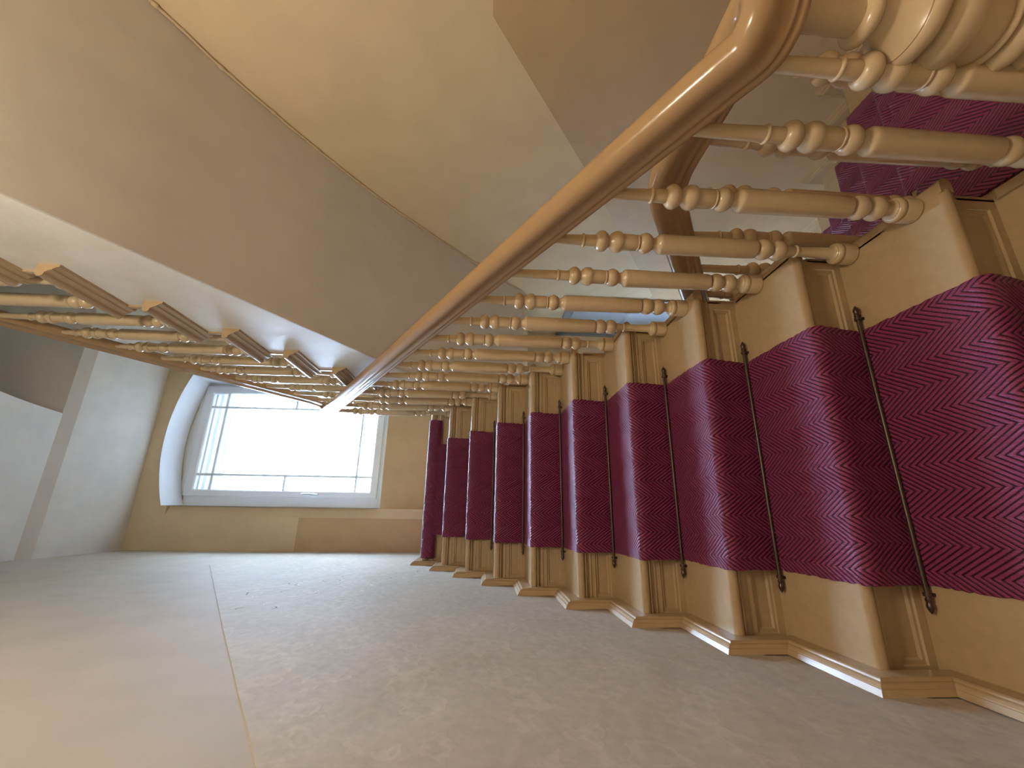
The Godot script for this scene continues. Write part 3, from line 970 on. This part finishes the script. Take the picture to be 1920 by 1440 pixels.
	tag(put(st, "ceiling", M.soffit), "pale underside of the next half landing above the window", "ceiling", "", "structure")
	st = mb()
	box(st, Vector3(XL - 0.25, top, ZF - 0.62), Vector3(XR + 0.25, top + 0.2, ZN + 0.25))
	tag(put(st, "ceiling", M.cream), "topmost ceiling of the stairwell", "ceiling", "", "structure")

func c_soffit_lines(dy: float) -> Array:
	var wall := spline(PackedVector2Array([Vector2(-0.30, 3.05 + dy), Vector2(-0.85, 2.776 + dy), Vector2(-1.265, 2.555 + dy), Vector2(-1.869, 2.145 + dy), Vector2(-2.30, 1.782 + dy), Vector2(-2.727, 1.383 + dy), Vector2(-3.13, 0.985 + dy)]), 48)
	var well := PackedVector2Array()
	for p in wall:
		var line := 2.80 + 0.588 * (p.x + 0.666) + dy
		var f := smoothstep(-2.0, -2.9, p.x)
		well.append(Vector2(p.x, lerpf(line, minf(line, p.y), f)))
	return [wall, well]

func build_flights() -> void:
	# flight A, up the left wall
	var a := base("staircase")
	tag(a, "straight flight of tan painted steps climbing along the left wall to the window landing", "staircase")
	flight(a, 0, 10, 0.0, -0.024, -1.0, R, GA, XL + 0.002, WELL_A - 0.036, 1.0, WELL_A - 0.038)
	var zs := -0.024
	string_board(a, 0, 10, 0.0, zs, -1.0, R, GA, WELL_A - 0.068, 0.03, PackedVector2Array([Vector2(-0.05, -0.45), Vector2(-3.10, 1.30), Vector2(-3.10, 1.75)]), M.string)
	var so := mb()
	soffit(so, PackedVector2Array([Vector2(-0.03, -0.45), Vector2(-3.12, 1.33)]), PackedVector2Array([Vector2(-0.03, -0.45), Vector2(-3.12, 1.33)]), XL + 0.002, WELL_A - 0.04, 0.04)
	put(so, "soffit", M.soffit, a)
	# flight C, back overhead on the right
	var c := base("staircase")
	tag(c, "upper flight seen from below, with a smooth plaster underside and moulded tread ends", "staircase")
	flight(c, 1, 10, 1.769, -3.4425, 1.0, 0.187, 0.2835, WELL_C - 0.002, XR, -1.0, WELL_C)
	var ls := c_soffit_lines(0.0)
	so = mb()
	soffit(so, ls[0], ls[1], XR - 0.001, WELL_C - 0.004, 0.014)
	put(so, "soffit", M.soffit, c)
	var low := PackedVector2Array([Vector2(-3.12, 1.60), Vector2(-2.86, 1.50)])
	for z in [-2.5, -2.0, -1.5, -1.0, -0.60]: low.append(Vector2(z, 2.812 + 0.588 * (z + 0.666)))
	string_board(c, 1, 10, 1.769, -3.4425, 1.0, 0.187, 0.2835, WELL_C - 0.002, 0.03, low, M.string)
	# flight B, down on the right
	var b := base("staircase")
	tag(b, "descending flight of tan painted steps beyond the newel post", "staircase")
	flight(b, -9, 0, FLOOR_Y, -0.666, 1.0, R, 0.28, WELL_C - 0.002, XR - 0.002, -1.0, WELL_C)
	# the same flights one floor up, of which only the undersides show
	var u := base("staircase")
	tag(u, "underside of the flight above the left wall, meeting the upper landing", "staircase")
	var k1 := PackedVector2Array([Vector2(0.02, 3.20), Vector2(-1.2, 3.92), Vector2(-2.0, 4.345), Vector2(-2.45, 4.56), Vector2(-2.80, 4.69), Vector2(-3.135, 4.775)])
	so = mb()
	soffit(so, spline(k1, 30), spline(k1, 30), XL + 0.002, 1.255, 0.2)
	put(so, "soffit", M.soffit, u)
	var v := base("staircase")
	tag(v, "dim underside of the next flight up, seen past the handrail", "staircase")
	ls = c_soffit_lines(3.79)
	so = mb()
	soffit(so, ls[0], ls[1], XR - 0.001, 1.262, 0.2)
	put(so, "soffit", M.soffit, v)
	# skirtings
	var sk := mb()
	var ct := PackedVector2Array([Vector2(ZN, FLOOR_Y)])
	for k in range(0, 11):
		ct.append(Vector2(-0.024 - k * GA, (k - 1) * R))
		ct.append(Vector2(-0.024 - k * GA, k * R))
	ct.append(Vector2(ZF, 1.769))
	skirting(sk, ct, 1.0, XL + 0.003, 1.0)
	tag(put(sk, "baseboard_left", M.stair), "moulded tan skirting stepping up the left wall", "skirting", "", "structure")
	sk = mb()
	ct = PackedVector2Array([Vector2(ZN, FLOOR_Y)])
	for k in range(0, -10, -1):
		ct.append(Vector2(-0.666 + k * 0.28, FLOOR_Y + k * R))
		ct.append(Vector2(-0.666 + k * 0.28, FLOOR_Y + (k - 1) * R))
	skirting(sk, ct, -1.0, XR - 0.003, -1.0)
	tag(put(sk, "baseboard_right", M.stair), "moulded skirting stepping down the right wall", "skirting", "", "structure")

func build_carpets() -> void:
	var st := mb()
	carpet_sheet(st, runner_profile(0, 10, 0.0, 0.0, -1.0, R, GA), 0.355, 1.059, 0.014, 11)
	tag(put(st, "stair_runner", M.carpet), "crimson herringbone runner held by rods on the ascending steps", "carpet")
	st = mb()
	carpet_sheet(st, runner_profile(-8, 0, FLOOR_Y, -0.69, 1.0, R, 0.28), 1.63, 2.33, 0.014, 12)
	tag(put(st, "stair_runner", M.carpet), "dark crimson runner on the descending steps behind the balusters", "carpet")
	# carpet of the camera's landing, folded over the top nosing of the descending flight
	st = mb()
	var pts := [Vector2(-0.640, FLOOR_Y + 0.002), Vector2(-0.636, FLOOR_Y + 0.010), Vector2(-0.62, FLOOR_Y + 0.013), Vector2(1.80, FLOOR_Y + 0.013)]
	carpet_sheet(st, polyline(pts), 1.46, 2.33, 0.012, 13)
	tag(put(st, "landing_carpet", M.carpet), "crimson herringbone carpet on the landing behind the newel post", "carpet")
	# carpet of the half landing, folded down over its edge
	st = mb()
	pts = [Vector2(-3.030, 1.675), Vector2(-3.005, 1.70), Vector2(-2.998, 1.745), Vector2(-3.002, 1.765), Vector2(-3.012, 1.777), Vector2(-3.03, 1.781), Vector2(-3.98, 1.781)]
	carpet_sheet(st, polyline(pts), 0.185, 1.255, 0.014, 14)
	tag(put(st, "landing_carpet", M.carpet), "crimson carpet edge folded over the half landing at the top of the steps", "carpet")

func polyline(pts: Array) -> PackedVector3Array:
	var out := PackedVector3Array()
	var run := 0.0
	for i in pts.size():
		if i > 0: run += pts[i].distance_to(pts[i - 1])
		out.append(Vector3(pts[i].x, pts[i].y, run))
	return out

func build_rods() -> void:
	var first := make_rod(0.317, 1.113)
	var words := ["lowest stair rod, cut off by the picture's right edge", "second bronze stair rod from the bottom across the crimson runner", "third bronze stair rod from the bottom across the crimson runner", "fourth bronze stair rod up, across the crimson runner", "fifth bronze stair rod up, across the crimson runner", "sixth bronze stair rod up, thin across the crimson runner", "seventh bronze stair rod up, level with the camera", "eighth stair rod up, showing only its tips beside the runner"]
	for k in range(0, 8):
		var o: Node3D = first if k == 0 else first.duplicate()
		o.name = "stair_rod"
		o.position = Vector3(0, k * R + 0.014, -(k + 1) * GA - 0.020)
		add_child(o, true)
		tag(o, words[k], "stair rod", "bronze rods holding the stair runner")

func build_balustrades() -> void:
	var xa := 1.318
	var xb := 1.418
	var xc := 1.432
	# ascending flight
	var a := base("balustrade")
	tag(a, "turned cream balusters and varnished handrail of the ascending flight, with its newel post", "balustrade")
	var line := PackedVector3Array()
	line.append(Vector3(xb, 0.735 - 0.65 * 2.2, -2.73))
	line.append(Vector3(xb, 0.735, -0.53))
	line.append(Vector3(xb, 0.772, -0.46))
	line.append(Vector3(xb, 0.782, -0.40))
	var m2 := (xa + xb) / 2.0
	var r2 := (xb - xa) / 2.0
	for i in range(16, -1, -1):
		var t := PI * i / 16.0
		line.append(Vector3(m2 - r2 * cos(t), 0.80 - 0.001 * i, -0.035 + r2 * sin(t)))
	for q in [[0.802, -0.06], [0.77 + 0.5897 * 0.10, -0.10], [0.77 + 0.5897 * 3.05, -3.05], [2.665, -3.22], [2.70, -3.33]]: line.append(Vector3(xa, q[0], q[1]))
	var mid := (xa + xc) / 2.0
	var rad := (xc - xa) / 2.0
	for i in range(1, 13):
		var t := PI * i / 12.0
		line.append(Vector3(mid - rad * cos(t), 2.70 + 0.002 * i, -3.33 - rad * sin(t)))
	for q in [[2.715, -3.24], [2.722 + 0.66 * 0.06, -3.10], [2.722 + 0.66 * 2.6, -0.56], [4.48, -0.45], [4.48, -0.20]]: line.append(Vector3(xc, q[0], q[1]))
	line = smooth_path(line, 0.012, 6)
	var cut_b := 0
	var cut_c := 0
	for i in line.size():
		if cut_b == 0 and line[i].x < m2: cut_b = i
		if cut_b > 0 and cut_c == 0 and line[i].z < -3.3 and line[i].x > mid: cut_c = i
	var st := mb()
	sweep(st, rail_profile(), line, Vector3.UP, true, cut_b, cut_c)
	put(st, "handrail", M.rail, a)
	for i in range(-2, 14):
		var z := -0.403 - 0.2 * i
		if i == -2: z = -0.058
		if i == -1: z = -0.203
		var k := 1 + floori(i * 2.0 / 3.0 + 1e-4)
		if i == -2: k = 0
		var tp := 0.77 - 0.5897 * z
		if i == -2: tp = 0.803
		baluster(a, 1.314, z, k * R if i > -2 else FLOOR_Y, tp, 0.07 if i == 5 else -1.0)
	newel(a, 1.368, -0.007, FLOOR_Y, 0.80)
	# descending flight: level round the newel, then down
	var b := base("balustrade")
	tag(b, "handrail and balusters of the descending flight, low behind the first steps", "balustrade")
	st = mb()
	sweep(st, rail_profile(), line, Vector3.UP, true, 0, cut_b)
	put(st, "handrail", M.rail, b)
	for i in range(-1, 12):
		var z := -0.315 - 0.186 * i
		var j := 0 if z > -0.69 else ceili((-0.69 - z) / 0.28)
		var tp := 0.782 if z > -0.45 else 0.735 - 0.65 * (-0.53 - z)
		baluster(b, xb, z, FLOOR_Y - j * R, tp)
	# upper flight
	var c := base("balustrade")
	tag(c, "balusters and handrail of the upper flight, hanging in front of the window", "balustrade")
	st = mb()
	sweep(st, rail_profile(), line, Vector3.UP, true, cut_c, line.size() - 1)
	put(st, "handrail", M.rail, c)
	for j in range(-3, 11):
		var z := -1.227 - 0.19 * j
		var m := floori((z + 3.159) / 0.2835) + 1
		baluster(c, xc, z, 1.769 + 0.187 * m, 2.722 + 0.66 * (z + 3.159))
	newel(c, xc, -0.30, 3.62, 4.48)

func build_door() -> void:
	var o := base("door_1")
	tag(o, "grey-blue panelled door in the right wall of the lower half landing", "door", "", "structure")
	var z0 := -3.167
	var z1 := -4.05
	var y0 := -1.95
	var y1 := 0.51
	# frame: lining in the wall and a stepped architrave
	var fr := mb()
	for b in [[z0, y0, z0 - 0.07, y1], [z1, y0, z1 + 0.07, y1], [z0, y1 - 0.07, z1, y1]]:
		box(fr, Vector3(XR - 0.004, b[1], b[0]), Vector3(XR + 0.2, b[3], b[2]))
	for b in [[z0 + 0.012, y0, z0 - 0.03, y1 + 0.012], [z1 - 0.012, y0, z1 + 0.03, y1 + 0.012], [z0 + 0.012, y1 - 0.03, z1 - 0.012, y1 + 0.012]]:
		box(fr, Vector3(XR - 0.022, b[1], b[0]), Vector3(XR - 0.004, b[3], b[2]))
	put(fr, "door_frame", M.door_frame, o)
	var lf := base("leaf", Vector3.ZERO, o)
	var w := 0.883 - 0.16
	var top := y1 - 0.082
	var st := mb()
	# stiles and rails as one board with three recessed panels
	var rows := [[y0 + 0.2, -1.05], [-0.93, -0.30], [-0.18, top - 0.10]]
	var prev := y0
	var xf := XR + 0.012
	for r in rows:
		box(st, Vector3(xf, prev, z0 - 0.08), Vector3(xf + 0.04, r[0], z0 - 0.08 - w))
		for s in [[z0 - 0.08, z0 - 0.19], [z0 - 0.08 - w + 0.11, z0 - 0.08 - w]]:
			box(st, Vector3(xf, r[0], s[0]), Vector3(xf + 0.04, r[1], s[1]))
		panel(st, Vector3(xf, r[0], z0 - 0.19), Vector3(0, 0, -1), Vector3.UP, Vector3.LEFT, w - 0.22, r[1] - r[0], [[0, 0, 0, 0], [0.008, 0.008, 0.008, 0.010], [0.022, 0.022, 0.022, 0.010], [0.028, 0.028, 0.028, 0.018]])
		prev = r[1]
	box(st, Vector3(xf, prev, z0 - 0.08), Vector3(xf + 0.04, top, z0 - 0.08 - w))
	var lm := put(st, "door_leaf", M.door, o)
	lf.free()
	var gp := mb()
	box(gp, Vector3(XR + 0.06, y0, z0 - 0.05), Vector3(XR + 0.2, y1 - 0.05, z1 + 0.05))
	put(gp, "rebate", M.gap, o)
	var hd := mb()
	sweep(hd, circle(0.009, 10), smooth_path(PackedVector3Array([Vector3(xf, -0.92, z0 - 0.14), Vector3(xf - 0.05, -0.92, z0 - 0.14), Vector3(xf - 0.055, -0.92, z0 - 0.18), Vector3(xf - 0.055, -0.92, z0 - 0.26)]), 0.006, 3))
	put(hd, "door_handle", M.chrome, o)

func build_cable() -> void:
	# thin painted cable pinned along the edge between the underside of the upper flight and the right wall
	var ls := c_soffit_lines(0.0)
	var w: PackedVector2Array = ls[0]
	var o := base("cable")
	tag(o, "thin cream cable clipped along the edge of the plaster underside and the right wall", "cable")
	var path := PackedVector3Array()
	var rng := RandomNumberGenerator.new()
	rng.seed = 31
	for p in w:
		if p.x > -3.125: path.append(Vector3(XR - 0.009 + rng.randf_range(-0.0015, 0.0015), p.y - 0.010 + rng.randf_range(-0.002, 0.002), p.x))
	var st := mb()
	sweep(st, circle(0.0072, 8), path)
	put(st, "cable_run", M.cable, o)
	var d := 0.0
	for i in range(1, path.size() - 1):
		d += path[i].distance_to(path[i - 1])
		if d > 0.27:
			d = 0.0
			var c := mb()
			var q := path[i]
			lathe(c, PackedVector2Array([Vector2(0, -0.012), Vector2(0.009, -0.012), Vector2(0.0115, -0.005), Vector2(0.0115, 0.005), Vector2(0.009, 0.012), Vector2(0, 0.012)]), q, (path[i + 1] - q).normalized(), 10)
			put(c, "clip", M.cable, o)
